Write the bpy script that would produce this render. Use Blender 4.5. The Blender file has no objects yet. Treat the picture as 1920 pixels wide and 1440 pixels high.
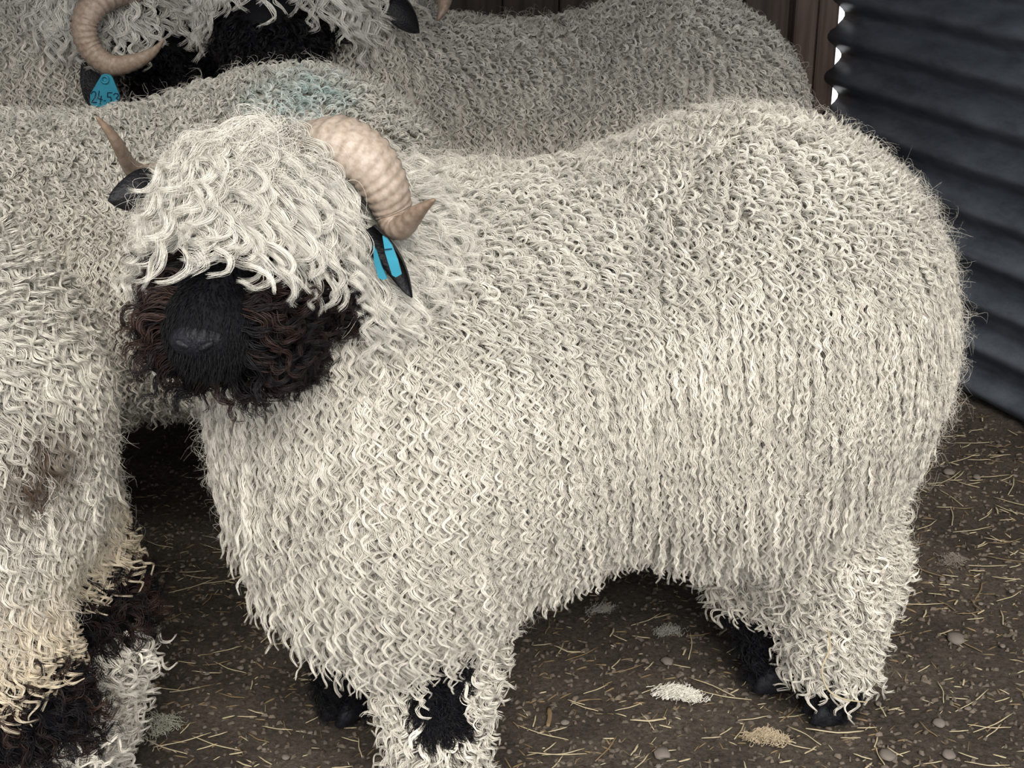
import bpy, bmesh, math, random
import numpy as np
from mathutils import Vector, Matrix

# ------------------------------------------------------------------ camera, world, light, exposure
scene = bpy.context.scene
COL = scene.collection
F_PX, PITCH, CAM_H = 2770.0, math.radians(23.0), 1.25
CP, SP = math.cos(PITCH), math.sin(PITCH)
cam_data = bpy.data.cameras.new('camera')
cam_data.sensor_fit = 'HORIZONTAL'; cam_data.sensor_width = 36.0
cam_data.lens = F_PX * 36.0 / 1920.0
cam_data.clip_start = 0.05
cam = bpy.data.objects.new('camera', cam_data); COL.objects.link(cam)
cam.location = (0, 0, CAM_H); cam.rotation_euler = (math.pi / 2 - PITCH, 0, 0)
scene.camera = cam
CAM = np.array([0, 0, CAM_H])

world = bpy.data.worlds.new('overcast_sky'); scene.world = world
world.use_nodes = True
wb = world.node_tree.nodes['Background']
wb.inputs[0].default_value = (0.965, 0.98, 1.0, 1); wb.inputs[1].default_value = 1.08
sun_d = bpy.data.lights.new('veiled_sun', 'SUN'); sun_d.energy = 1.9; sun_d.angle = math.radians(28)
sun_d.color = (1.0, 0.96, 0.895)
sun = bpy.data.objects.new('veiled_sun', sun_d); COL.objects.link(sun)
sun.rotation_euler = (math.radians(48), 0, math.radians(8))
vs = scene.view_settings
vs.view_transform = 'Standard'; vs.look = 'None'; vs.gamma = 1.0; vs.use_curve_mapping = False
vs.exposure = 0.86; scene.cycles_curves.subdivisions = 1
scene.cycles.max_bounces = 3; scene.cycles.diffuse_bounces = 2; scene.cycles.glossy_bounces = 2; scene.cycles.transmission_bounces = 2

def at(px, py, Y):
    """world point at depth Y (metres ahead of the camera foot) seen near that spot of the photo"""
    u, v = (px - 960) / F_PX, (720 - py) / F_PX
    k = Y / (CP + v * SP)
    return np.array([u * k, Y, CAM_H + k * (v * CP - SP)])

def gnd(px, py):
    u, v = (px - 960) / F_PX, (720 - py) / F_PX
    k = -CAM_H / (v * CP - SP)
    return np.array([u * k, k * (CP + v * SP), 0.0])

# ------------------------------------------------------------------ helpers
rng = np.random.default_rng(7); random.seed(7)

def tag(o, label=None, cat=None, group=None, kind=None):
    if label: o['label'] = label
    if cat: o['category'] = cat
    if group: o['group'] = group
    if kind: o['kind'] = kind
    return o

def link(name, data, parent=None, mat=None):
    o = bpy.data.objects.new(name, data); COL.objects.link(o)
    if mat is not None: data.materials.append(mat)
    if parent is not None: o.parent = parent
    return o

def mesh_np(name, V, Fc, mat=None, parent=None, smooth=True, origin=None):
    V = np.asarray(V, dtype=float)
    if origin is not None: V = V - np.asarray(origin)
    me = bpy.data.meshes.new(name)
    me.from_pydata(V.tolist(), [], [list(map(int, f)) for f in Fc]); me.update()
    if smooth: me.polygons.foreach_set('use_smooth', [True] * len(me.polygons))
    return link(name, me, parent, mat)

def bm_obj(name, bm, mat=None, parent=None, smooth=False):
    me = bpy.data.meshes.new(name); bm.to_mesh(me); bm.free()
    if smooth: me.polygons.foreach_set('use_smooth', [True] * len(me.polygons))
    return link(name, me, parent, mat)

def norm(a):
    return a / np.maximum(np.linalg.norm(a, axis=-1, keepdims=True), 1e-9)

_ns = np.random.default_rng(3)
_NK = _ns.normal(size=(10, 3)); _NP = _ns.uniform(0, 6.28, 10)
def wob(P, freq, k=0):
    """cheap smooth noise, about -1..1"""
    P = np.asarray(P) * freq
    s = np.zeros(P.shape[:-1])
    for i in range(5):
        j = (i + k * 3) % 10
        s = s + np.sin(P @ (_NK[j] * (0.7 + 0.25 * i)) + _NP[(j + k) % 10])
    return s / 2.6

# ------------------------------------------------------------------ materials
def nodes_mat(name):
    m = bpy.data.materials.new(name); m.use_nodes = True
    nt = m.node_tree; return m, nt, nt.nodes['Principled BSDF']

def mat_plain(name, col, rough=0.6, spec=0.4, noise=0.0, scale=40, bump=0.0, metallic=0.0, col2=None):
    m, nt, b = nodes_mat(name)
    b.inputs['Roughness'].default_value = rough; b.inputs['Specular IOR Level'].default_value = spec
    b.inputs['Metallic'].default_value = metallic
    b.inputs['Base Color'].default_value = (*col, 1)
    if noise or bump or col2:
        tc = nt.nodes.new('ShaderNodeTexCoord'); n = nt.nodes.new('ShaderNodeTexNoise')
        n.inputs['Scale'].default_value = scale; n.inputs['Detail'].default_value = 6
        nt.links.new(tc.outputs['Object'], n.inputs['Vector'])
        r = nt.nodes.new('ShaderNodeValToRGB')
        c2 = col2 if col2 else tuple(min(1, c * (1 + noise)) for c in col)
        c1 = col if col2 else tuple(c * (1 - noise) for c in col)
        r.color_ramp.elements[0].color = (*c1, 1); r.color_ramp.elements[1].color = (*c2, 1)
        r.color_ramp.elements[0].position = 0.3; r.color_ramp.elements[1].position = 0.7
        nt.links.new(n.outputs['Fac'], r.inputs['Fac']); nt.links.new(r.outputs['Color'], b.inputs['Base Color'])
        if bump:
            bp = nt.nodes.new('ShaderNodeBump'); bp.inputs['Strength'].default_value = bump; bp.inputs['Distance'].default_value = 0.01
            nt.links.new(n.outputs['Fac'], bp.inputs['Height']); nt.links.new(bp.outputs['Normal'], b.inputs['Normal'])
    return m

def mat_wool(name, rough=0.36, spec=0.55, trans=0.0):
    m, nt, b = nodes_mat(name)
    a = nt.nodes.new('ShaderNodeAttribute'); a.attribute_name = 'tint'
    nt.links.new(a.outputs['Color'], b.inputs['Base Color'])
    b.inputs['Roughness'].default_value = rough; b.inputs['Specular IOR Level'].default_value = spec
    if trans:
        t = nt.nodes.new('ShaderNodeBsdfTranslucent'); mx = nt.nodes.new('ShaderNodeMixShader')
        nt.links.new(a.outputs['Color'], t.inputs['Color']); mx.inputs[0].default_value = trans
        out = nt.nodes['Material Output']
        nt.links.new(b.outputs[0], mx.inputs[1]); nt.links.new(t.outputs[0], mx.inputs[2]); nt.links.new(mx.outputs[0], out.inputs[0])
    return m

def mat_skin():
    m, nt, b = nodes_mat('sheep_skin')
    a = nt.nodes.new('ShaderNodeAttribute'); a.attribute_name = 'tint'
    nt.links.new(a.outputs['Color'], b.inputs['Base Color'])
    b.inputs['Roughness'].default_value = 0.8; b.inputs['Specular IOR Level'].default_value = 0.15
    tc = nt.nodes.new('ShaderNodeTexCoord'); n = nt.nodes.new('ShaderNodeTexNoise'); n.inputs['Scale'].default_value = 180
    bp = nt.nodes.new('ShaderNodeBump'); bp.inputs['Strength'].default_value = 0.5; bp.inputs['Distance'].default_value = 0.004
    nt.links.new(tc.outputs['Object'], n.inputs['Vector']); nt.links.new(n.outputs['Fac'], bp.inputs['Height']); nt.links.new(bp.outputs['Normal'], b.inputs['Normal'])
    return m

def mat_dirt():
    m, nt, b = nodes_mat('trampled_dirt'); L = nt.links.new
    tc = nt.nodes.new('ShaderNodeTexCoord')
    n1 = nt.nodes.new('ShaderNodeTexNoise'); n1.inputs['Scale'].default_value = 5; n1.inputs['Detail'].default_value = 8; n1.inputs['Roughness'].default_value = 0.65
    n2 = nt.nodes.new('ShaderNodeTexNoise'); n2.inputs['Scale'].default_value = 130; n2.inputs['Detail'].default_value = 10; n2.inputs['Roughness'].default_value = 0.75
    L(tc.outputs['Object'], n1.inputs['Vector']); L(tc.outputs['Object'], n2.inputs['Vector'])
    r1 = nt.nodes.new('ShaderNodeValToRGB'); r2 = nt.nodes.new('ShaderNodeValToRGB')
    r1.color_ramp.elements[0].position = 0.35; r1.color_ramp.elements[1].position = 0.7
    r1.color_ramp.elements[0].color = (0.066, 0.055, 0.046, 1); r1.color_ramp.elements[1].color = (0.155, 0.13, 0.108, 1)
    r2.color_ramp.elements[0].position = 0.36; r2.color_ramp.elements[1].position = 0.74
    r2.color_ramp.elements[0].color = (0.45, 0.43, 0.4, 1); r2.color_ramp.elements[1].color = (1.6, 1.55, 1.45, 1)
    mx = nt.nodes.new('ShaderNodeMix'); mx.data_type = 'RGBA'; mx.blend_type = 'MULTIPLY'; mx.inputs[0].default_value = 1.0
    L(n1.outputs['Fac'], r1.inputs['Fac']); L(n2.outputs['Fac'], r2.inputs['Fac'])
    L(r1.outputs['Color'], mx.inputs[6]); L(r2.outputs['Color'], mx.inputs[7]); L(mx.outputs[2], b.inputs['Base Color'])
    bp = nt.nodes.new('ShaderNodeBump'); bp.inputs['Strength'].default_value = 0.9; bp.inputs['Distance'].default_value = 0.008
    L(n2.outputs['Fac'], bp.inputs['Height']); L(bp.outputs['Normal'], b.inputs['Normal'])
    b.inputs['Roughness'].default_value = 0.9; b.inputs['Specular IOR Level'].default_value = 0.2
    return m

def mat_tin():
    m, nt, b = nodes_mat('weathered_zinc'); L = nt.links.new
    tc = nt.nodes.new('ShaderNodeTexCoord'); mp = nt.nodes.new('ShaderNodeMapping'); mp.inputs['Scale'].default_value = (1, 1, 3)
    n = nt.nodes.new('ShaderNodeTexNoise'); n.inputs['Scale'].default_value = 9; n.inputs['Detail'].default_value = 9; n.inputs['Roughness'].default_value = 0.7
    L(tc.outputs['Object'], mp.inputs['Vector']); L(mp.outputs[0], n.inputs['Vector'])
    r = nt.nodes.new('ShaderNodeValToRGB'); r.color_ramp.elements[0].position = 0.35; r.color_ramp.elements[1].position = 0.68
    r.color_ramp.elements[0].color = (0.09, 0.103, 0.126, 1); r.color_ramp.elements[1].color = (0.195, 0.218, 0.256, 1)
    L(n.outputs['Fac'], r.inputs['Fac']); L(r.outputs['Color'], b.inputs['Base Color'])
    b.inputs['Metallic'].default_value = 0.35; b.inputs['Roughness'].default_value = 0.5
    return m

def mat_wood(name, c1, c2):
    m, nt, b = nodes_mat(name); L = nt.links.new
    tc = nt.nodes.new('ShaderNodeTexCoord'); mp = nt.nodes.new('ShaderNodeMapping'); mp.inputs['Scale'].default_value = (30, 30, 2)
    n = nt.nodes.new('ShaderNodeTexNoise'); n.inputs['Scale'].default_value = 2; n.inputs['Detail'].default_value = 8
    r = nt.nodes.new('ShaderNodeValToRGB'); r.color_ramp.elements[0].color = (*c1, 1); r.color_ramp.elements[1].color = (*c2, 1)
    r.color_ramp.elements[0].position = 0.3; r.color_ramp.elements[1].position = 0.7
    L(tc.outputs['Object'], mp.inputs['Vector']); L(mp.outputs[0], n.inputs['Vector']); L(n.outputs['Fac'], r.inputs['Fac']); L(r.outputs['Color'], b.inputs['Base Color'])
    b.inputs['Roughness'].default_value = 0.8
    return m

def mat_horn():
    m, nt, b = nodes_mat('ridged_horn'); L = nt.links.new
    a = nt.nodes.new('ShaderNodeAttribute'); a.attribute_name = 'tint'
    tc = nt.nodes.new('ShaderNodeTexCoord'); n = nt.nodes.new('ShaderNodeTexNoise'); n.inputs['Scale'].default_value = 160; n.inputs['Detail'].default_value = 6
    L(tc.outputs['Object'], n.inputs['Vector'])
    r = nt.nodes.new('ShaderNodeValToRGB'); r.color_ramp.elements[0].color = (0.72, 0.66, 0.60, 1); r.color_ramp.elements[1].color = (1.15, 1.15, 1.15, 1)
    r.color_ramp.elements[0].position = 0.3; r.color_ramp.elements[1].position = 0.7
    mx = nt.nodes.new('ShaderNodeMix'); mx.data_type = 'RGBA'; mx.blend_type = 'MULTIPLY'; mx.inputs[0].default_value = 1.0
    L(n.outputs['Fac'], r.inputs['Fac']); L(a.outputs['Color'], mx.inputs[6]); L(r.outputs['Color'], mx.inputs[7]); L(mx.outputs[2], b.inputs['Base Color'])
    b.inputs['Roughness'].default_value = 0.5
    return m

M_WOOL = mat_wool('cream_wool'); M_DARK = mat_wool('black_brown_wool', 0.45, 0.17, 0.0)
M_SKIN = mat_skin(); M_DIRT = mat_dirt(); M_TIN = mat_tin(); M_HORN = mat_horn()
M_POST = mat_wood('old_brown_post', (0.085, 0.054, 0.043), (0.19, 0.135, 0.11))
M_BOARD = mat_wood('dark_brown_boards', (0.035, 0.024, 0.018), (0.085, 0.06, 0.045))
M_EAR = mat_plain('black_ear_hair', (0.008, 0.008, 0.010), 0.5, 0.3, 0.4, 300, 0.3)
M_NOSE = mat_plain('black_nose_leather', (0.007, 0.007, 0.010), 0.5, 0.25, 0.3, 300, 0.3)
M_HOOF = mat_plain('dark_horny_hoof', (0.012, 0.012, 0.015), 0.6, 0.25, 0.5, 120, 0.3)
M_EYE = mat_plain('dark_eye', (0.01, 0.008, 0.006), 0.1, 0.6)
M_TAG = mat_plain('turquoise_tag_plastic', (0.03, 0.25, 0.35), 0.4, 0.5, 0.08, 60)
M_INK = mat_plain('dark_blue_tag_print', (0.004, 0.02, 0.045), 0.5, 0.3)
M_STRAW = mat_plain('dry_straw', (0.34, 0.27, 0.15), 0.6, 0.3, col2=(0.60, 0.52, 0.36), scale=14)
M_STRAW_D = mat_plain('brown_straw', (0.13, 0.09, 0.05), 0.65, 0.3, col2=(0.27, 0.19, 0.10), scale=14)
M_STONE = mat_plain('pale_pebble', (0.12, 0.10, 0.085), 0.85, 0.15, col2=(0.24, 0.205, 0.175), scale=40, bump=0.3)
M_CRUMB = mat_plain('dirt_crumb', (0.055, 0.043, 0.034), 0.95, 0.1, col2=(0.17, 0.138, 0.11), scale=22)
M_ROOF = mat_plain('shed_roof_sheet', (0.12, 0.12, 0.12), 0.7, 0.3, 0.2, 4)

# ------------------------------------------------------------------ the shed
def floor():
    nx, ny = 260, 300
    xs = np.linspace(-3.2, 3.2, nx); ys = np.linspace(-3.0, 3.75, ny)
    X, Y = np.meshgrid(xs, ys)
    P = np.stack([X, Y, 0 * X], -1)
    Z = 0.008 * wob(P, 2.2) + 0.004 * wob(P, 9, 1) + 0.0025 * wob(P, 31, 2) + 0.0015 * rng.normal(size=X.shape)
    P[..., 2] = np.minimum(Z, 0.012) - 0.008
    i = np.arange(nx * ny).reshape(ny, nx)
    Fc = np.stack([i[:-1, :-1], i[:-1, 1:], i[1:, 1:], i[1:, :-1]], -1).reshape(-1, 4)
    o = mesh_np('floor', P.reshape(-1, 3), Fc, M_DIRT)
    tag(o, 'dark trampled dirt floor of the sheep pen', 'floor', kind='structure')
    return P
FLOOR_P = floor()

CORNER = np.array([0.735, 3.405]); WDIR = np.array([0.427, -0.904])
def wall_right():
    pitch, amp, ht = 0.092, 0.022, 2.35
    nz = int(ht / pitch * 12); zs = np.linspace(-0.02, ht, nz)
    off = amp * np.sin(2 * np.pi * (zs / pitch)) 
    nrm = np.array([WDIR[1], -WDIR[0]]) * 1.0      # towards the pen
    ts = np.linspace(0.006, 3.2, 40)
    V = []
    for th in (0.0, -0.004):
        for t in ts:
            dent = 0.006 * math.sin(t * 5.1) + 0.004 * math.sin(t * 13.0 + 1)
            for z, o in zip(zs, off):
                p = CORNER + WDIR * t + nrm * (o + dent * math.sin(z * 2.2) + th)
                V.append((p[0], p[1], z))
    n1 = len(ts) * nz; Fc = []
    idx = lambda s, a, b: s * n1 + a * nz + b
    for a in range(len(ts) - 1):
        for b in range(nz - 1):
            Fc.append((idx(0, a, b), idx(0, a, b + 1), idx(0, a + 1, b + 1), idx(0, a + 1, b)))
            Fc.append((idx(1, a, b), idx(1, a + 1, b), idx(1, a + 1, b + 1), idx(1, a, b + 1)))
    for a in (0, len(ts) - 1):
        for b in range(nz - 1): Fc.append((idx(0, a, b), idx(1, a, b), idx(1, a, b + 1), idx(0, a, b + 1)))
    o = mesh_np('wall_right', V, Fc, M_TIN)
    tag(o, 'dark grey corrugated metal wall with horizontal ridges', 'wall', kind='structure')
wall_right()

def box(name, c, s, mat, parent=None, rz=0, bev=0.004):
    bm = bmesh.new(); bmesh.ops.create_cube(bm, size=1)
    bmesh.ops.scale(bm, vec=s, verts=bm.verts)
    if bev: bmesh.ops.bevel(bm, geom=bm.edges[:], offset=bev, segments=1, affect='EDGES')
    o = bm_obj(name, bm, mat, parent); o.location = c; o.rotation_euler[2] = rz
    return o

wb_root = bpy.data.objects.new('wall_back', None); COL.objects.link(wb_root)
tag(wb_root, 'dark brown vertical board wall behind the sheep', 'wall', kind='structure')
x = 0.70; k = 0
while x > -2.6:
    w = 0.135 + 0.03 * random.random()
    box('board', (x - w / 2, 3.62 + 0.006 * random.random(), 1.17), (w - 0.004, 0.024, 2.36), M_BOARD, wb_root)
    x -= w; k += 1
box('backing', (-1.0, 3.645, 1.17), (3.3, 0.02, 2.36), M_BOARD, wb_root)
post = bpy.data.objects.new('corner_post', None); COL.objects.link(post); post.location = (0.69, 3.44, 0)
tag(post, 'brown wooden corner post where board wall meets corrugated metal', 'post')
box('timber', (-0.022, 0.01, 1.17), (0.052, 0.09, 2.36), M_POST, post)
box('cover_strip', (0.026, -0.012, 1.17), (0.044, 0.07, 2.36), M_POST, post)
box('wall_left', (-2.75, 1.9, 1.17), (0.05, 3.5, 2.36), M_BOARD); tag(bpy.data.objects['wall_left'], 'brown boarded left end of the shed', 'wall', kind='structure')
cl = box('ceiling', (-0.45, 2.20, 2.42), (5.2, 3.3, 0.04), M_ROOF); tag(cl, 'plain grey roof over the pen', 'roof', kind='structure')
cl.rotation_euler[0] = math.radians(4)

# ------------------------------------------------------------------ soft bodies: a smooth union of tapered capsules
class Shape:
    def __init__(self): self.A = []; self.RA = []; self.B = []; self.RB = []; self.K = []; self.T = []
    def add(self, a, ra, b=None, rb=None, k=0.05, t=''):
        a = np.asarray(a, float); b = a + np.array([0, 0, 1e-4]) if b is None else np.asarray(b, float)
        self.A.append(a); self.B.append(b); self.RA.append(ra); self.RB.append(ra if rb is None else rb); self.K.append(k); self.T.append(t)
    def each(self, P, i):
        a, b = self.A[i], self.B[i]; ba = b - a
        h = np.clip(((P - a) @ ba) / (ba @ ba), 0, 1)
        d = P - a - h[..., None] * ba
        return np.sqrt(np.einsum('...i,...i->...', d, d)) - (self.RA[i] + (self.RB[i] - self.RA[i]) * h)
    def sdf(self, P):
        d = self.each(P, 0)
        for i in range(1, len(self.A)):
            e = self.each(P, i); k = self.K[i]
            h = np.clip(0.5 + 0.5 * (e - d) / k, 0, 1)
            d = e + (d - e) * h - k * h * (1 - h)
        return d
    def nearest(self, P):
        return np.argmin(np.stack([self.each(P, i) for i in range(len(self.A))], 0), 0)
    def grad(self, P, e=0.004):
        g = 0; d = 0
        for s in ((1, -1, -1), (-1, -1, 1), (-1, 1, -1), (1, 1, 1)):
            s = np.array(s, float); v = self.sdf(P + s * e); g = g + v[..., None] * s; d = d + v
        return norm(g), d / 4
    def mesh(self, vox=0.011):
        bm = bmesh.new()
        for a, ra, b, rb in zip(self.A, self.RA, self.B, self.RB):
            L = np.linalg.norm(b - a); n = max(1, int(L / (0.35 * max(min(ra, rb), 0.012))) + 1)
            for j in range(n + 1):
                f = j / n; c = a + (b - a) * f; r = ra + (rb - ra) * f
                bmesh.ops.create_icosphere(bm, subdivisions=3, radius=r, matrix=Matrix.Translation(Vector(c)))
        me = bpy.data.meshes.new('tmp'); bm.to_mesh(me); bm.free()
        o = bpy.data.objects.new('tmp', me); COL.objects.link(o)
        md = o.modifiers.new('r', 'REMESH'); md.mode = 'VOXEL'; md.voxel_size = vox
        dg = bpy.context.evaluated_depsgraph_get(); dg.update()
        res = bpy.data.meshes.new_from_object(o.evaluated_get(dg))
        bpy.data.objects.remove(o); bpy.data.meshes.remove(me)
        V = np.empty(len(res.vertices) * 3); res.vertices.foreach_get('co', V); V = V.reshape(-1, 3)
        for _ in range(5):
            g, d = self.grad(V); V = V - g * np.clip(d, -0.03, 0.03)[:, None] * 0.9
        res.vertices.foreach_set('co', V.ravel()); res.update()
        res.polygons.foreach_set('use_smooth', [True] * len(res.polygons))
        res.calc_loop_triangles()
        T = np.empty(len(res.loop_triangles) * 3, dtype=np.int32); res.loop_triangles.foreach_get('vertices', T)
        return res, V, T.reshape(-1, 3)

def sample(V, T, n, weight):
    """n root points on the triangles, drawn by area times weight(centre, normal)"""
    a, b, c = V[T[:, 0]], V[T[:, 1]], V[T[:, 2]]
    cr = np.cross(b - a, c - a); ar = np.linalg.norm(cr, axis=1) / 2
    w = ar * weight((a + b + c) / 3, norm(cr))
    if w.sum() <= 0: return np.zeros((0, 3))
    tot = w.sum()
    cum = np.cumsum(w) / tot
    # stratified draw keeps the coat even
    u = (np.arange(n) + rng.random(n)) / n
    i = np.minimum(np.searchsorted(cum, u), len(T) - 1)
    r1 = np.sqrt(rng.random(n))[:, None]; r2 = rng.random(n)[:, None]
    return a[i] * (1 - r1) + b[i] * r1 * (1 - r2) + c[i] * r1 * r2

def facing(P, N):
    """1 where a camera near the photo's could see it, less where it only turns away: level of detail"""
    v = norm(CAM - P); f = np.einsum('ij,ij->i', v, N)
    w = np.where(f > -0.3, 1.0, 0.2)
    q = P - CAM; dep = q[:, 1] * CP - q[:, 2] * SP
    u = q[:, 0] / np.maximum(dep, 0.1) * F_PX
    w = w * np.where(np.abs(u) > 1180, 0.3, 1.0)
    return w

def grow(shape, P, L, H, A, W, flow=None, flow_w=0.0, K=6, n=11, spread=0.0028, rad=0.0008, helix=0.5, lay=1.0,
         frizz=0.0006, droop=1.0, rand=0.35, phase_freq=25.0, tint=None, taper=0.14, tip_curl=0.0, grav=1.0, cull=None, shingle=0.45):
    """woolly locks. L length, H standing height, A curl size, W curl wavelength; one value or one per root"""
    m = len(P)
    ar = lambda q: np.broadcast_to(np.asarray(q, float), (m,)).copy()
    L, H, A, W, helix = ar(L), ar(H), ar(A), ar(W), ar(helix)
    L *= rng.uniform(0.75, 1.25, m); H *= rng.uniform(0.55, 1.3, m); A *= rng.uniform(0.7, 1.3, m); W *= rng.uniform(0.8, 1.25, m)
    g = np.array([0, 0, -1.0])
    N, _ = shape.grad(P)
    rd = rng.normal(size=(m, 3)) * rand
    drift = np.stack([wob(P, 14, 0), wob(P, 14, 1), wob(P, 14, 2)], -1) * rand * 0.6
    p = P.copy(); pts = [p.copy()]; nrm = [N]; tan = []
    ds = (L / (n - 1))[:, None]
    for j in range(1, n):
        t = j / (n - 1)
        want = g * grav + rd + drift
        if flow is not None: want = want + flow * flow_w
        dn = np.einsum('ij,ij->i', want, N)[:, None]
        d = np.where(dn < 0, want - dn * N, want - dn * N * (1 - droop))
        d = norm(d + 1e-6)
        lift = max(0.0, 1.0 - 3.0 * t) * 1.6
        d = norm(d + N * lift)
        p = p + d * ds
        N, s = shape.grad(p)
        h = H * min(1.0, 3.0 * t) * (1.0 - shingle + shingle * t)
        c = h - s
        c = np.where(c > 0, c, c * 0.35 * lay * (N[:, 2] > -0.25))
        p = p + N * c[:, None]
        pts.append(p.copy()); nrm.append(N); tan.append(d)
    tan.append(tan[-1])
    C = np.stack(pts, 1); NN = np.stack(nrm, 1)
    TT = np.empty_like(C); TT[:, 1:-1] = C[:, 2:] - C[:, :-2]; TT[:, 0] = C[:, 1] - C[:, 0]; TT[:, -1] = C[:, -1] - C[:, -2]
    TT = norm(TT); BB = norm(np.cross(TT, NN)); N2 = np.cross(BB, TT)
    t = np.linspace(0, 1, n)[None, :]
    ph = 2.2 * np.pi * wob(P, phase_freq, 1) * 0.5 + rng.normal(size=m) * 0.7
    ang = ph[:, None] + 2 * np.pi * L[:, None] * t / W[:, None] + tip_curl * t ** 3
    ramp = np.clip(t * 2.2, 0, 1) * (0.75 + 0.55 * t * t)
    off = (A[:, None] * ramp)[..., None] * (np.cos(ang)[..., None] * BB + (helix[:, None] * np.sin(ang))[..., None] * N2)
    G = C + off
    # strands of one lock
    q = np.sqrt(rng.random((m, K))); th = rng.uniform(0, 2 * np.pi, (m, K))
    sp = spread * np.exp(rng.normal(size=(m, 1)) * 0.32)
    ou = (q * np.cos(th) * sp)[:, :, None]; ov = (q * np.sin(th) * sp)[:, :, None]
    close = (1.0 - 0.72 * t ** 2.2)[None] * (0.55 + 0.45 * np.clip(t * 4, 0, 1))[None]
    S = G[:, None] + (ou * close)[..., None] * BB[:, None] + (ov * close)[..., None] * N2[:, None]
    fz = rng.normal(size=(m, K, 3, 3))
    for q2 in range(3):
        S = S + frizz * fz[:, :, None, q2, :] * np.sin(np.pi * (q2 + 1) * t * 1.5 + q2)[..., None][None]
    R = np.broadcast_to(rad * (1 - (1 - taper) * t ** 2), (m * K, n)) * rng.uniform(0.7, 1.2, (m * K, 1))
    S = S.reshape(m * K, n, 3)
    if tint is None: tint = np.tile(np.array([[0.8, 0.75, 0.66]]), (m, 1))
    T = np.repeat(tint, K, 0) * rng.uniform(0.88, 1.08, (m * K, 1))
    if cull:
        keep = np.ones(len(S), bool)
        for a, b, r in cull:
            ba = b - a; hh = np.clip(((S - a) @ ba) / (ba @ ba), 0, 1); dd = np.linalg.norm(S - a - hh[..., None] * ba, axis=-1)
            keep &= dd.min(1) > r
        S, R, T = S[keep], R[keep], T[keep]
    return S, R, T

def hair(name, parts, mat, parent, origin):
    by_n = {}
    S = [p[0] for p in parts if len(p[0])]; R = [p[1] for p in parts if len(p[0])]; T = [p[2] for p in parts if len(p[0])]
    sizes = np.concatenate([np.full(len(s), s.shape[1], dtype=np.int32) for s in S])
    pos = np.concatenate([s.reshape(-1, 3) for s in S]) - np.asarray(origin)
    rad = np.concatenate([r.reshape(-1) for r in R]); tin = np.clip(np.concatenate(T), 0, 1)
    hc = bpy.data.hair_curves.new(name)
    hc.add_curves(sizes.tolist())
    hc.attributes['position'].data.foreach_set('vector', pos.astype(np.float32).ravel())
    ra = hc.attributes.get('radius') or hc.attributes.new('radius', 'FLOAT', 'POINT')
    ra.data.foreach_set('value', rad.astype(np.float32))
    ca = hc.attributes.new('tint', 'FLOAT_COLOR', 'CURVE')
    ca.data.foreach_set('color', np.concatenate([tin, np.ones((len(tin), 1))], 1).astype(np.float32).ravel())
    o = bpy.data.objects.new(name, hc); COL.objects.link(o); hc.materials.append(mat); o.parent = parent
    o['kind'] = 'stuff'
    return o

def tubeline(path, radii, sides=14, ridge=0.0, nr=18, up=(0, 0, 1), flat=1.0, tipc=None):
    """swept horn: Catmull-Rom through path, ridged, tapering"""
    Pp = np.array(path, float); n = len(Pp); rr = np.array(radii, float)
    E = np.vstack([2 * Pp[0] - Pp[1], Pp, 2 * Pp[-1] - Pp[-2]])
    out = []; ro = []; sub = 14
    for i in range(n - 1):
        for j in range(sub):
            t = j / sub; a, b, c, d = E[i:i + 4]
            out.append(0.5 * ((2 * b) + (-a + c) * t + (2 * a - 5 * b + 4 * c - d) * t * t + (-a + 3 * b - 3 * c + d) * t ** 3))
            ro.append(rr[i] * (1 - t) + rr[i + 1] * t)
    out.append(Pp[-1]); ro.append(rr[-1]); out = np.array(out); ro = np.array(ro)
    m = len(out); T = norm(np.gradient(out, axis=0))
    u = np.array(up, float); V = []
    u = u - T[0] * (u @ T[0]); u /= np.linalg.norm(u)
    for i in range(m):
        u = u - T[i] * (u @ T[i]); u /= np.linalg.norm(u); v = np.cross(T[i], u)
        fr = i / (m - 1)
        for s in range(sides):
            th = 2 * math.pi * s / sides
            rg = 1 + ridge * (1 - 0.7 * fr) * abs(math.sin(math.pi * nr * fr + 0.9 * math.cos(th))) 
            keel = 1.0 + 0.16 * max(0, math.cos(th)) ** 6
            V.append(out[i] + ro[i] * rg * keel * (math.cos(th) * u + math.sin(th) * v * flat))
    V.append(out[-1] + T[-1] * ro[-1]); V.append(out[0])
    Fc = []
    for i in range(m - 1):
        for s in range(sides):
            s2 = (s + 1) % sides
            Fc.append((i * sides + s, i * sides + s2, (i + 1) * sides + s2, (i + 1) * sides + s))
    for s in range(sides):
        Fc.append(((m - 1) * sides + s, (m - 1) * sides + (s + 1) % sides, m * sides))
        Fc.append(((s + 1) % sides, s, m * sides + 1))
    fr = np.repeat(np.linspace(0, 1, m), sides); fr = np.concatenate([fr, [1, 0]])
    return np.array(V), Fc, fr

def horn(path, radii, parent, origin, up=(0, 0, 1), ridge=0.15, nr=24, flat=0.8, c0=(0.47, 0.395, 0.33), c1=(0.20, 0.14, 0.10)):
    V, Fc, fr = tubeline(path, radii, 16, ridge, nr, up, flat)
    o = mesh_np('horn', V, Fc, M_HORN, parent, True, origin)
    f = fr[:, None] ** 1.3
    col = np.array(c0) * (1 - f) + np.array(c1) * f
    a = o.data.color_attributes.new('tint', 'FLOAT_COLOR', 'POINT')
    a.data.foreach_set('color', np.concatenate([col, np.ones((len(col), 1))], 1).astype(np.float32).ravel())
    return o

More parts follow.
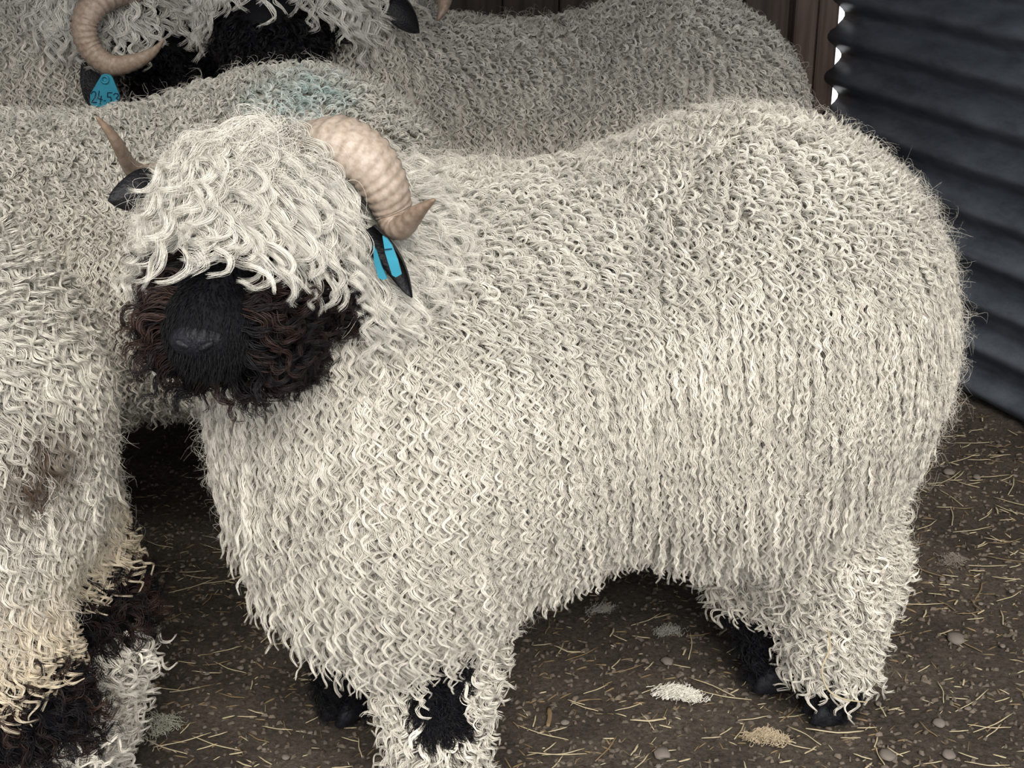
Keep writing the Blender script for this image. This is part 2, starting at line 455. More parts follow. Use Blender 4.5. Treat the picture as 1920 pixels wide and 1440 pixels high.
def ear(base, tip, side, parent, origin, width=0.034, cup=0.4, mat=None):
    """leaf-shaped, cupped, with thickness"""
    base, tip = np.asarray(base, float), np.asarray(tip, float)
    ax = tip - base; L = np.linalg.norm(ax); ax = ax / L
    s = np.asarray(side, float); s = s - ax * (s @ ax); s /= np.linalg.norm(s); nn = np.cross(ax, s)
    V = []; nu, nv = 14, 9; Fc = []
    for lay in (0, 1):
        for i in range(nu):
            t = i / (nu - 1); w = width * 1.9 * (t + 0.12) ** 0.45 * (1 - t) ** 0.75 if t < 1 else 0.0005
            w = max(w, 0.0005)
            for j in range(nv):
                v = (j / (nv - 1) - 0.5) * 2
                th = 0.004 * (1 - t * 0.7) * (1 - v * v * 0.8) * (1 if lay else -1)
                V.append(base + ax * L * t + s * v * w + nn * (cup * w * (v * v) - 0.012 * math.sin(t * 3) + th))
    k = nu * nv
    for i in range(nu - 1):
        for j in range(nv - 1):
            a = i * nv + j
            Fc.append((a, a + 1, a + nv + 1, a + nv)); Fc.append((k + a, k + a + nv, k + a + nv + 1, k + a + 1))
    for i in range(nu - 1):
        a = i * nv; Fc.append((a, a + nv, k + a + nv, k + a)); a = i * nv + nv - 1; Fc.append((a, k + a, k + a + nv, a + nv))
    for j in range(nv - 1):
        Fc.append((j, k + j, k + j + 1, j + 1)); a = (nu - 1) * nv + j; Fc.append((a, a + 1, k + a + 1, k + a))
    return mesh_np('ear', V, Fc, mat or M_EAR, parent, True, origin)

def hoof(p, fwd, parent, origin, s=0.88):
    """two cloven toes and a collar"""
    p = np.asarray(p, float); fwd = np.array([fwd[0], fwd[1], 0.0]); fwd /= np.linalg.norm(fwd); sd = np.array([-fwd[1], fwd[0], 0])
    V = []; Fc = []
    for side in (-1, 1):
        b0 = len(V); prof = [(0.0, 0.034, 0.016), (0.02, 0.030, 0.0155), (0.042, 0.022, 0.014), (0.055, 0.015, 0.012)]
        for z, ln, wd in prof:
            for k in range(12):
                th = 2 * math.pi * k / 12; cx = math.cos(th)
                q = p + (fwd * (cx * ln * (1.15 if cx > 0 else 0.85) + 0.006 - 0.25 * z) + sd * (side * 0.0155 + math.sin(th) * wd)) * s
                q[2] = z * s + 0.001; V.append(q)
        for r in range(3):
            for k in range(12):
                Fc.append((b0 + r * 12 + k, b0 + r * 12 + (k + 1) % 12, b0 + (r + 1) * 12 + (k + 1) % 12, b0 + (r + 1) * 12 + k))
        Fc.append(tuple(b0 + k for k in reversed(range(12)))); Fc.append(tuple(b0 + 36 + k for k in range(12)))
    return mesh_np('hoof', V, Fc, M_HOOF, parent, True, origin)

CREAM = np.array([0.76, 0.706, 0.612]); GREYW = np.array([0.69, 0.655, 0.575]); YELW = np.array([0.74, 0.60, 0.40])
BLK = np.array([0.0055, 0.005, 0.0065]); BRN = np.array([0.038, 0.021, 0.016])

def sheep_base(loc, label):
    r = bpy.data.objects.new('sheep', None); COL.objects.link(r); r.location = loc
    tag(r, label, 'sheep', 'curly white black-nosed sheep in the pen')
    return r, np.asarray(loc, float)

def body_mesh(shape, colour, root, org, vox=0.011):
    me, V, T = shape.mesh(vox); me.name = 'body'
    c = colour(V)
    a = me.color_attributes.new('tint', 'FLOAT_COLOR', 'POINT')
    a.data.foreach_set('color', np.concatenate([c, np.ones((len(c), 1))], 1).astype(np.float32).ravel())
    W = V - org; me.vertices.foreach_set('co', W.ravel()); me.update(); me.materials.clear()
    link('body', me, root, M_SKIN)
    return V, T

def tri(x, a, b):
    return np.clip((x - a) / (b - a), 0, 1)

def eyes(P, Fd, root, org, sep=0.052, f=0.062, up=0.03):
    Fd = norm(np.asarray(Fd, float)); s = norm(np.cross(Fd, [0, 0, 1.0])); u = np.cross(s, Fd)
    for q in (-1, 1):
        bm = bmesh.new(); bmesh.ops.create_uvsphere(bm, u_segments=14, v_segments=10, radius=0.014)
        o = bm_obj('eye', bm, M_EYE, root, True); o.location = Vector(P + Fd * f + s * q * sep + u * up - org)

def lum_tint(P, base, dirt=0.25, freq=9):
    w = 0.5 + 0.5 * wob(P, freq, 2)
    t = base[None] * (1 - dirt * 0.5 * w[:, None])
    return t * rng.uniform(0.72, 1.14, (len(P), 1))

# ================================================================== the big sheep in front
def main_sheep():
    root, org = sheep_base((0.12, 1.72, 0), 'large cream curly sheep standing in the middle, black face turned to the viewer')
    S = Shape()
    S.add((0.305, 1.79, 0.595), 0.222, t='body')                                  # rump
    S.add((0.28, 1.785, 0.57), 0.215, (-0.03, 1.70, 0.55), 0.212, 0.10, 'body')    # barrel
    S.add((-0.10, 1.66, 0.51), 0.215, (-0.145, 1.62, 0.475), 0.178, 0.10, 'chest')
    S.add((-0.12, 1.60, 0.45), 0.125, k=0.10, t='chest')
    Pp, Mz = np.array([-0.248, 1.485, 0.808]), np.array([-0.280, 1.285, 0.764])
    S.add((-0.10, 1.65, 0.60), 0.175, (-0.195, 1.575, 0.70), 0.108, 0.10, 'neck')
    S.add((-0.20, 1.54, 0.60), 0.115, (-0.235, 1.50, 0.72), 0.085, 0.08, 'neck')     # throat
    S.add((0.385, 1.79, 0.47), 0.135, (0.448, 1.775, 0.25), 0.058, 0.09, 'hind')
    S.add((0.448, 1.775, 0.25), 0.050, (0.452, 1.755, 0.06), 0.030, 0.03, 'hind')
    S.add((0.32, 1.93, 0.45), 0.12, (0.335, 1.87, 0.24), 0.052, 0.08, 'hind_far')
    S.add((0.335, 1.87, 0.24), 0.040, (0.378, 1.835, 0.05), 0.026, 0.03, 'hind_far')
    S.add((-0.10, 1.60, 0.40), 0.085, (-0.098, 1.59, 0.21), 0.050, 0.07, 'fore')
    S.add((-0.098, 1.59, 0.21), 0.045, (-0.095, 1.58, 0.05), 0.032, 0.03, 'fore')
    S.add((-0.21, 1.71, 0.40), 0.08, (-0.225, 1.745, 0.21), 0.05, 0.07, 'fore_far')
    S.add((-0.225, 1.745, 0.21), 0.036, (-0.232, 1.755, 0.05), 0.028, 0.03, 'fore_far')
    Fd = norm(Mz - Pp)
    S.add(Pp, 0.080, Pp + Fd * 0.06, 0.072, 0.05, 'head')
    S.add(Pp + Fd * 0.05 + np.array([0, 0, -0.012]), 0.066, Mz, 0.041, 0.04, 'face')
    S.add(Pp + Fd * 0.09 + np.array([0, 0, -0.042]), 0.046, Mz + np.array([0, 0.010, -0.016]), 0.030, 0.03, 'face')
    sx = norm(np.cross(Fd, [0, 0, 1.0])); ux = np.cross(sx, Fd)                     # sx: image-right? checked below
    def colour(V):
        c = np.tile(CREAM * 0.8, (len(V), 1)); t = (V - Pp) @ Fd
        q = V - Pp; r = np.linalg.norm(q - t[:, None] * Fd, axis=1)
        face = (t > 0.035) & (r < 0.13) & (V[:, 1] < 1.49)
        c[face] = BLK
        low = (V[:, 2] < 0.14)
        hf = low & (V[:, 0] > 0.2) & (V[:, 1] > 1.81) | (V[:, 2] < 0.05)
        c[hf] = BLK
        ff = (V[:, 2] < 0.24) & (V[:, 0] < 0) & (V[:, 1] > 1.68); c[ff] = BLK
        kn = (V[:, 2] < 0.29) & (V[:, 2] > 0.11) & (np.abs(V[:, 0] + 0.085) < 0.026 + 0.012 * wob(V, 40)) & (V[:, 1] < 1.59); c[kn] = BLK
        return c
    V, T = body_mesh(S, colour, root, org, 0.010)
    near = lambda P: np.array(S.T, dtype=object)[S.nearest(P)]
    headt = lambda P: (P - Pp) @ Fd
    h1 = [at(560, 275, 1.50), at(625, 268, 1.45), at(682, 298, 1.43), at(718, 348, 1.43), at(737, 400, 1.435), at(750, 428, 1.42), at(782, 398, 1.40), at(813, 375, 1.385)]
    r1 = [0.022, 0.025, 0.0245, 0.022, 0.018, 0.0145, 0.009, 0.0025]
    h2 = [at(462, 290, 1.52), at(400, 300, 1.58), at(335, 322, 1.61), at(285, 335, 1.58), at(248, 318, 1.54), at(215, 262, 1.49), at(183, 221, 1.47)]
    r2 = [0.022, 0.021, 0.018, 0.013, 0.0095, 0.0065, 0.002]
    e0, e1 = at(697, 425, 1.415), at(771, 559, 1.395)
    f0, f1 = at(300, 348, 1.47), at(201, 376, 1.43)
    CULL = [(h1[i], h1[i + 1], 0.85 * max(r1[i], r1[i + 1])) for i in range(1, 7)] + [(h2[i], h2[i + 1], r2[i]) for i in range(3, 6)]
    CULL += [(e0, e1, 0.019), (at(240, 366, 1.45), f1, 0.016)]
    # ---- body fleece
    def w_body(P, N):
        nt = near(P); ok = ~np.isin(nt, ['head', 'face'])
        w = facing(P, N) * ok
        w *= np.where(P[:, 2] < 0.10, 0.0, 1.0)
        w *= np.where((nt == 'fore') & (P[:, 2] < 0.29), 0.0, 1.0) * np.where((nt == 'fore_far') & (P[:, 2] < 0.27), 0, 1) * np.where((nt == 'hind_far') & (P[:, 2] < 0.15), 0, 1)
        return w
    P = sample(V, T, 13500, w_body); N, _ = S.grad(P); nt = near(P)
    chest = np.clip(tri(-P[:, 0], 0.02, 0.14) * tri(0.62 - P[:, 2], 0, 0.15) + (nt == 'neck') * 0.25, 0, 1)
    chest = chest * tri(0.55 - N[:, 2], 0, 0.4)
    top = tri(N[:, 2], 0.30, 0.75) * (P[:, 2] > 0.5)
    hind = np.isin(nt, ['hind', 'hind_far']) & (P[:, 2] < 0.42)
    rear = tri(P[:, 0], 0.3, 0.5)
    hem = tri(-N[:, 2], 0.15, 0.5) * (P[:, 2] > 0.25) * ~hind
    calm = np.clip(0.75 + 0.45 * wob(P, 5.5, 1), 0.35, 1.2)
    L = 0.058 + 0.034 * chest - 0.012 * top - 0.010 * hind + 0.006 * hem + 0.022 * hem * tri(P[:, 0], 0.14, 0.22); H = 0.024 + 0.008 * chest
    A = (0.0030 + 0.0022 * chest) * calm * (1 - top) + 0.0050 * top + 0.0026 * hind; W = 0.0195 + 0.022 * chest + 0.003 * top + 0.004 * hind
    hx = 0.25 + 0.6 * top + 0.5 * hind + 0.25 * chest
    tint = lum_tint(P, CREAM) ; tint = tint * (1 - top[:, None]) + lum_tint(P, GREYW * 1.08, 0.35) * top[:, None]
    fl = grow(S, P, L, H, A, W, K=11, n=15, spread=0.0029, rad=0.00046, helix=hx, rand=np.where(chest > 0.5, 0.14, 0.10)[:, None], tint=tint, tip_curl=2.6, frizz=0.0004, cull=CULL)
    Pu = sample(V, T, 6500, w_body)
    parts = [fl, grow(S, Pu, 0.04, 0.012, 0.004, 0.03, K=4, n=6, spread=0.005, rad=0.0011, helix=0.5, rand=0.2, tint=lum_tint(Pu, CREAM * 0.93), cull=CULL)]
    # leg wool
    def w_leg(P, N):
        nt = near(P); w = np.zeros(len(P))
        w += (nt == 'fore') * (P[:, 2] < 0.26) * (P[:, 2] > 0.035) * np.where((P[:, 1] < 1.59) & (P[:, 2] > 0.115) & (np.abs(P[:, 0] + 0.085) < 0.024 + 0.012 * wob(P, 40)), 0.0, 1.0)
        w += (nt == 'hind') * (P[:, 2] < 0.30) * (P[:, 2] > 0.085) * 1.2
        w += (nt == 'hind_far') * (P[:, 2] < 0.30) * (P[:, 2] > 0.15) * 1.2
        return w
    P = sample(V, T, 2600, w_leg); N, _ = S.grad(P)
    out = N * np.array([1, 1, 0])
    parts.append(grow(S, P, 0.058, 0.030, 0.0055, 0.027, flow=out, flow_w=0.55, K=7, n=12, spread=0.0034, rad=0.0008, helix=0.8, rand=0.35, lay=0.3, tint=lum_tint(P, CREAM * 1.03)))
    # loose fuzz on the outline
    P = sample(V, T, 5000, lambda P, N: w_body(P, N) * (0.6 + (np.abs(np.einsum('ij,ij->i', norm(CAM - P), N)) < 0.4) * 1.0))
    parts.append(grow(S, P, 0.05, 0.033, 0.005, 0.026, K=2, n=9, spread=0.006, rad=0.00017, cull=CULL, helix=0.8, rand=0.9, lay=0.1, frizz=0.003, tint=lum_tint(P, CREAM)))
    hair('fleece', parts, M_WOOL, root, org)
    # ---- topknot
    crown = Pp + ux * 0.085 + np.array([0.02, 0.03, 0])
    def w_top(P, N):
        t = headt(P); up = (P - Pp) @ ux
        return ((t < 0.085) & (t > -0.10) & (up > np.where(t < 0.045, -0.055, -0.01 + 0.6 * t)) & (np.linalg.norm(P - Pp, axis=1) < 0.16)).astype(float)
    P = sample(V, T, 900, w_top); t = headt(P)
    radial = norm(P - crown + rng.normal(size=P.shape) * 0.01)
    lat = -((P - Pp) @ sx)
    Lt = 0.105 + 0.062 * np.exp(-((lat - 0.010) / 0.026) ** 2) - 0.038 * np.exp(-((lat + 0.042) / 0.02) ** 2) - 0.022 * tri(lat, 0.04, 0.07)
    parts = [grow(S, P, Lt, 0.040, 0.0085, 0.058, flow=radial + Fd * 0.7, flow_w=0.8, K=28, n=18, spread=0.0058, rad=0.00036, helix=0.55, rand=0.28, lay=0.4, shingle=0.65, frizz=0.0009, cull=CULL, tint=lum_tint(P, np.array([0.84, 0.80, 0.71]), 0.15), tip_curl=2.5, grav=0.75, phase_freq=18)]
    P = sample(V, T, 700, w_top)
    parts.append(grow(S, P, 0.08, 0.042, 0.008, 0.05, cull=CULL, flow=norm(P - crown), flow_w=0.9, K=4, n=12, spread=0.009, rad=0.00018, helix=0.8, rand=0.6, lay=0.1, frizz=0.004, tint=lum_tint(P, np.array([0.84, 0.80, 0.71]), 0.1)))
    tag(hair('topknot', parts, M_WOOL, root, org), 'long shaggy white forelock over the eyes')
    # ---- dark cheek wool
    def w_cheek(P, N):
        t = headt(P); q = P - Pp; sd = np.abs(q @ sx); up = q @ ux
        return ((t > 0.02) & (t < 0.225) & ((sd > 0.030) | (up < -0.045)) & (up < 0.03) & (np.hypot(sd, up) < 0.10) & np.isin(near(P), ['head', 'face'])).astype(float)
    P = sample(V, T, 700, w_cheek); q = P - Pp; sd = (q @ sx); N, _ = S.grad(P)
    mixb = rng.random(len(P))[:, None] ** 2 * (0.45 + 0.55 * tri(q @ ux, -0.06, 0.02)[:, None])
    tint = BLK * (1 - mixb) + BRN * 1.25 * mixb
    fl = norm(np.sign(sd)[:, None] * sx * 0.9 - ux * 0.6 - Fd * 0.25)
    hair('cheek_wool', [grow(S, P, 0.050, 0.026, 0.0065, 0.027, flow=fl, flow_w=1.0, K=13, n=13, spread=0.0042, rad=0.00045, helix=0.9, rand=0.4, lay=0.1, frizz=0.0008, tint=tint, grav=0.5)], M_DARK, root, org)
    # ---- short black face hair
    def w_face(P, N): t = headt(P); return ((t > 0.05) & np.isin(near(P), ['face', 'head']) & (N[:, 1] < 0.4)).astype(float)
    P = sample(V, T, 9000, w_face)
    hair('face_hair', [grow(S, P, 0.010, 0.003, 0.0003, 0.02, flow=np.tile(Fd, (len(P), 1)), flow_w=0.8, K=1, n=4, spread=0.0, rad=0.00035, rand=0.25, frizz=0.0, tint=np.tile(BLK * 0.6, (len(P), 1)), taper=0.1)], M_DARK, root, org)
    # ---- dark leg hair
    def w_dleg(P, N):
        nt = near(P)
        return (((nt == 'fore_far') & (P[:, 2] < 0.26)) | ((nt == 'hind_far') & (P[:, 2] < 0.15)) | (P[:, 2] < 0.055) | ((nt == 'hind') & (P[:, 2] < 0.09)) | ((nt == 'fore') & (P[:, 1] < 1.592) & (P[:, 2] > 0.115) & (P[:, 2] < 0.27) & (np.abs(P[:, 0] + 0.085) < 0.028 + 0.012 * wob(P, 40))) * 2).astype(float)
    P = sample(V, T, 1500, w_dleg)
    hair('leg_hair', [grow(S, P, 0.045, 0.018, 0.006, 0.03, K=7, n=10, spread=0.004, rad=0.0005, rand=0.45, helix=0.8, frizz=0.0016, tint=np.tile(BLK * 1.2, (len(P), 1)))], M_DARK, root, org)
    # ---- horns, ears, nose, hooves
    tag(horn(h1, r1, root, org, up=(0.7, 0.2, 0.7)), 'pale ridged horn curling round with the tip outward')
    horn(h2, r2, root, org, up=(-0.6, 0.2, 0.7))
    ear(f0, f1, (0.1, 0.3, 1), root, org, 0.022, 0.5)
    ear(e0, e1, (0.75, -0.45, 0.35), root, org, 0.0145, 0.9)
    # two-leaf ear tag clipped over the ear
    tg = bpy.data.objects.new('ear_tag', None); COL.objects.link(tg); tg.parent = root; tag(tg, 'turquoise two-leaf plastic ear tag')
    def leaf(pts, Y, th):
        A = [at(px, py, Y + dy) for px, py, dy in pts]; n = len(A); bk = [a + np.array([0, th, 0]) for a in A]
        Fc = [tuple(range(n)), tuple(range(2 * n - 1, n - 1, -1))] + [(i, n + i, n + (i + 1) % n, (i + 1) % n) for i in range(n)]
        return mesh_np('leaf', np.array(A + bk), Fc, M_TAG, tg, False, org)
    leaf([(717, 443, 0), (726, 448, 0), (735, 460, 0), (746, 488, 0), (753, 514, 0), (742, 520, 0), (735, 516, 0), (722, 474, 0)], 1.380, 0.003)
    leaf([(699, 460, 0), (706, 470, 0), (716, 500, 0), (726, 522, 0), (718, 525, 0), (709, 521, 0), (701, 490, 0)], 1.392, 0.003)
    cr = leaf([(721, 467.5, 0), (735, 466, 0), (735, 467.6, 0), (721, 469.2, 0)], 1.3785, 0.001); cr.data.materials[0] = M_INK; cr.name = 'crease'
    # nose pad with nostrils
    nb = bmesh.new(); bmesh.ops.create_uvsphere(nb, u_segments=20, v_segments=14, radius=0.024)
    bmesh.ops.scale(nb, vec=(1.15, 0.55, 0.75), verts=nb.verts)
    nz = bm_obj('nose', nb, M_NOSE, root, True); nz.location = Vector(Mz + Fd * 0.031 + ux * 0.004 - org)
    for q in (-1, 1):
        nb = bmesh.new(); bmesh.ops.create_uvsphere(nb, u_segments=10, v_segments=8, radius=0.006); bmesh.ops.scale(nb, vec=(1.4, 0.6, 0.6), verts=nb.verts)
        o = bm_obj('nostril', nb, M_EAR, nz, True); o.location = Vector(sx * q * 0.011 + Fd * 0.012 + ux * 0.002); o.rotation_euler[1] = 0.5 * q
    eyes(Pp, Fd, root, org)
    for p in ((0.452, 1.745), (0.383, 1.822), (-0.095, 1.572), (-0.233, 1.752)):
        hoof((*p, 0), (-0.98, -0.2) if p[0] > 0 else (-0.6, -0.8), root, org)
    return root

# ================================================================== the other sheep
def generic(ox, oy, hd, s=1.0, hk=-0.36, hr=0.062, fz=0.0, nk=0.70):
    """body and legs of a sheep standing at (ox, oy) heading hd; returns the shape and local-to-world"""
    c, sn = math.cos(hd), math.sin(hd)
    W = lambda x, y, z: np.array([ox + s * (x * c - y * sn), oy + s * (x * sn + y * c), s * z])
    S = Shape()
    S.add(W(-0.27, 0, 0.58), 0.225 * s, t='body')
    S.add(W(-0.25, 0, 0.565), 0.215 * s, W(0.20, 0, 0.545 - fz), 0.215 * s, 0.10, 'body')
    S.add(W(0.22, 0, 0.52 - fz), 0.20 * s, W(0.30, 0, 0.44), 0.16 * s, 0.10, 'chest')
    S.add(W(0.24, 0, 0.58 - 2 * fz), 0.17 * s, W(0.38, 0, nk), 0.12 * s, 0.10, 'neck')
    for y in (-0.115, 0.115):
        S.add(W(-0.32, y, 0.46), 0.13 * s, W(hk, y, 0.27), hr * s, 0.08, 'hind')
        S.add(W(hk, y, 0.27), 0.75 * hr * s, W(hk + 0.03, y, 0.05), 0.030 * s, 0.03, 'hind')
        S.add(W(0.24, y, 0.36), 0.10 * s, W(0.25, y, 0.21), 0.055 * s, 0.07, 'fore')
        S.add(W(0.25, y, 0.21), 0.042 * s, W(0.25, y, 0.05), 0.030 * s, 0.03, 'fore')
    return S, W

def legs_hooves(W, hd, root, org):
    for x in (-0.32, 0.255):
        for y in (-0.115, 0.115):
            hoof(W(x, y, 0), (math.cos(hd), math.sin(hd)), root, org)

def fleece(S, V, T, root, org, n, base, L=0.05, H=0.021, K=6, pts=11, rad=0.0009, extra=None, A=0.0031, W=0.020, skip=None, tintf=None, cull=None, nfuzz=1200, spread=0.0034):
    tags = np.array(S.T, dtype=object)
    def w(P, N):
        k = facing(P, N) * (P[:, 2] > 0.09) * ~np.isin(tags[S.nearest(P)], ['head', 'face'])
        return k * (1 if skip is None else ~skip(P))
    P = sample(V, T, n, w); N, _ = S.grad(P)
    top = tri(N[:, 2], 0.3, 0.75) * (P[:, 2] > 0.5); leg = np.isin(tags[S.nearest(P)], ['hind', 'fore']) & (P[:, 2] < 0.4)
    tint = lum_tint(P, base) * (1 - top[:, None]) + lum_tint(P, GREYW * (base.mean() / CREAM.mean()) * 1.05, 0.35) * top[:, None]
    if tintf is not None: tint = tintf(P, tint)
    parts = [grow(S, P, L - 0.016 * top - 0.01 * leg, H, A + 0.0018 * top + 0.003 * leg, W + 0.004 * leg, K=K, n=pts, spread=spread, rad=rad, helix=0.35 + 0.5 * top + 0.5 * leg, rand=0.13, tint=tint, tip_curl=2.4, cull=cull, frizz=0.0004)]
    P = sample(V, T, nfuzz, w)
    parts.append(grow(S, P, 0.05, 0.032, 0.006, 0.03, K=2, n=8, spread=0.006, rad=0.0002, cull=cull, helix=0.8, rand=0.9, lay=0.1, frizz=0.003, tint=lum_tint(P, base)))
    if extra: parts += extra
    return hair('fleece', parts, M_WOOL, root, org)

def simple_head(S, Pp, Mz, k=1.0):
    Fd = norm(Mz - Pp)
    S.add(Pp, 0.086 * k, Pp + Fd * 0.06, 0.076 * k, 0.05, 'head')
    S.add(Pp + Fd * 0.05 + np.array([0, 0, -0.012]), 0.064 * k, Mz, 0.042 * k, 0.04, 'face')
    S.add(Pp + Fd * 0.09 + np.array([0, 0, -0.05]), 0.046 * k, Mz + np.array([0, 0, -0.022]), 0.031 * k, 0.03, 'face')
    sx = norm(np.cross(Fd, [0, 0, 1.0])); return Fd, sx, np.cross(sx, Fd)

def colour_fn(Pp=None, Fd=None, knee=None):
    def f(V):
        c = np.tile(CREAM * 0.75, (len(V), 1))
        if Pp is not None:
            t = (V - Pp) @ Fd; q = V - Pp; r = np.linalg.norm(q - t[:, None] * Fd, axis=1)
            c[(t > 0.03) & (r < 0.12)] = BLK
        c[V[:, 2] < 0.06] = BLK
        if knee is not None: c[knee(V)] = BLK
        return c
    return f

def head_wool(S, V, T, Pp, Fd, sx, ux, root, org, ntop=700, L=0.12, tint0=np.array([0.78, 0.745, 0.67]), fwd=0.7, K=9, tmax=0.085, dk=1.0, cull=None):
    tags = np.array(S.T, dtype=object); headt = lambda P: (P - Pp) @ Fd
    crown = Pp + ux * 0.085 - Fd * 0.02
    def w_top(P, N):
        t = headt(P); up = (P - Pp) @ ux
        return ((t < tmax) & (t > -0.09) & (up > -0.01 + 0.6 * t) & (np.linalg.norm(P - Pp, axis=1) < 0.15)).astype(float)
    P = sample(V, T, ntop, w_top); radial = norm(P - crown + rng.normal(size=P.shape) * 0.01)
    tk = hair('topknot', [grow(S, P, L, 0.042, 0.0085, 0.06, flow=radial + Fd * fwd, flow_w=0.8, K=K, n=14, spread=0.006, rad=0.00075, cull=cull, helix=0.5, rand=0.22, lay=0.15, frizz=0.0014, tint=lum_tint(P, tint0, 0.15), tip_curl=2.5, grav=0.85, phase_freq=18)], M_WOOL, root, org)
    def w_dark(P, N):
        t = headt(P); up = (P - Pp) @ ux
        return ((t > 0.03) & (up < 0.05) & np.isin(tags[S.nearest(P)], ['head', 'face'])).astype(float)
    P = sample(V, T, 900, w_dark)
    hair('cheek_wool', [grow(S, P, 0.04 * dk, 0.018 * dk, 0.005, 0.026, cull=cull, K=6, n=9, spread=0.0034, rad=0.0007, helix=0.9, rand=0.45, lay=0.1, tint=np.tile(BLK, (len(P), 1)))], M_DARK, root, org)
    return tk

def sheep_behind():
    ox, oy, hd = -0.585, 2.20, math.radians(180)
    root, org = sheep_base((ox, oy, 0), 'sheep with a faint turquoise paint mark on its back, standing behind the horned black face')
    S, W = generic(ox, oy, hd, 0.985, fz=0.03, nk=0.52)
    Pp, Mz = W(0.52, 0.0, 0.52), W(0.66, -0.05, 0.34)
    Fd, sx, ux = simple_head(S, Pp, Mz)
    V, T = body_mesh(S, colour_fn(Pp, Fd), root, org, 0.012)
    pc = at(560, 155, 2.12)
    def tintf(P, t):
        d = np.linalg.norm((P - pc) * np.array([1, 0.8, 1]), axis=1); f = np.clip(1.25 - d / 0.075, 0, 1)[:, None] * (0.35 + 0.65 * rng.random((len(P), 1)))
        return t * (1 - 0.55 * f) + np.array([0.20, 0.50, 0.53]) * 0.55 * f
    fleece(S, V, T, root, org, 11000, CREAM * 0.97, tintf=tintf, rad=0.0007, K=7)
    head_wool(S, V, T, Pp, Fd, sx, ux, root, org, 250)
    ear(Pp + sx * 0.08, Pp + sx * 0.17, (0, 0.3, 1), root, org); ear(Pp - sx * 0.08, Pp - sx * 0.17, (0, 0.3, 1), root, org)
    eyes(Pp, Fd, root, org); legs_hooves(W, hd, root, org)

def sheep_back():
    ox, oy, hd = 0.06, 2.86, math.radians(184)
    root, org = sheep_base((ox, oy, 0), 'sheep at the back whose rump reaches the wooden corner post, white fringe over black face')
    S, W = generic(ox, oy, hd, 1.0)
    Pp, Mz = at(520, -45, 2.60), at(505, 140, 2.45)
    S.add(W(0.26, 0, 0.58), 0.16, Pp + np.array([0.05, 0.06, -0.05]), 0.10, 0.08, 'neck')
    Fd, sx, ux = simple_head(S, Pp, Mz)
    V, T = body_mesh(S, colour_fn(Pp, Fd), root, org, 0.012)
    fleece(S, V, T, root, org, 10000, CREAM * 0.97, rad=0.0008, K=7)
    head_wool(S, V, T, Pp, Fd, sx, ux, root, org, 420, 0.125, fwd=0.9, K=14, tmax=0.04, dk=1.5)
    ear(at(735, 0, 2.60), at(785, 62, 2.55), (0.6, -0.3, 0.5), root, org, 0.026, 0.6)
    ear(Pp - sx * 0.08, Pp - sx * 0.17, (0, 0.3, 1), root, org)
    hp = [at(600, -60, 2.62), at(690, -80, 2.66), at(780, -60, 2.68), at(828, -15, 2.64), at(832, 12, 2.60), at(822, 36, 2.58)]
    horn(hp, [0.026, 0.028, 0.024, 0.018, 0.012, 0.004], root, org, up=(0.5, 0, 0.8), c1=(0.22, 0.16, 0.12))
    eyes(Pp, Fd, root, org); legs_hooves(W, hd, root, org)

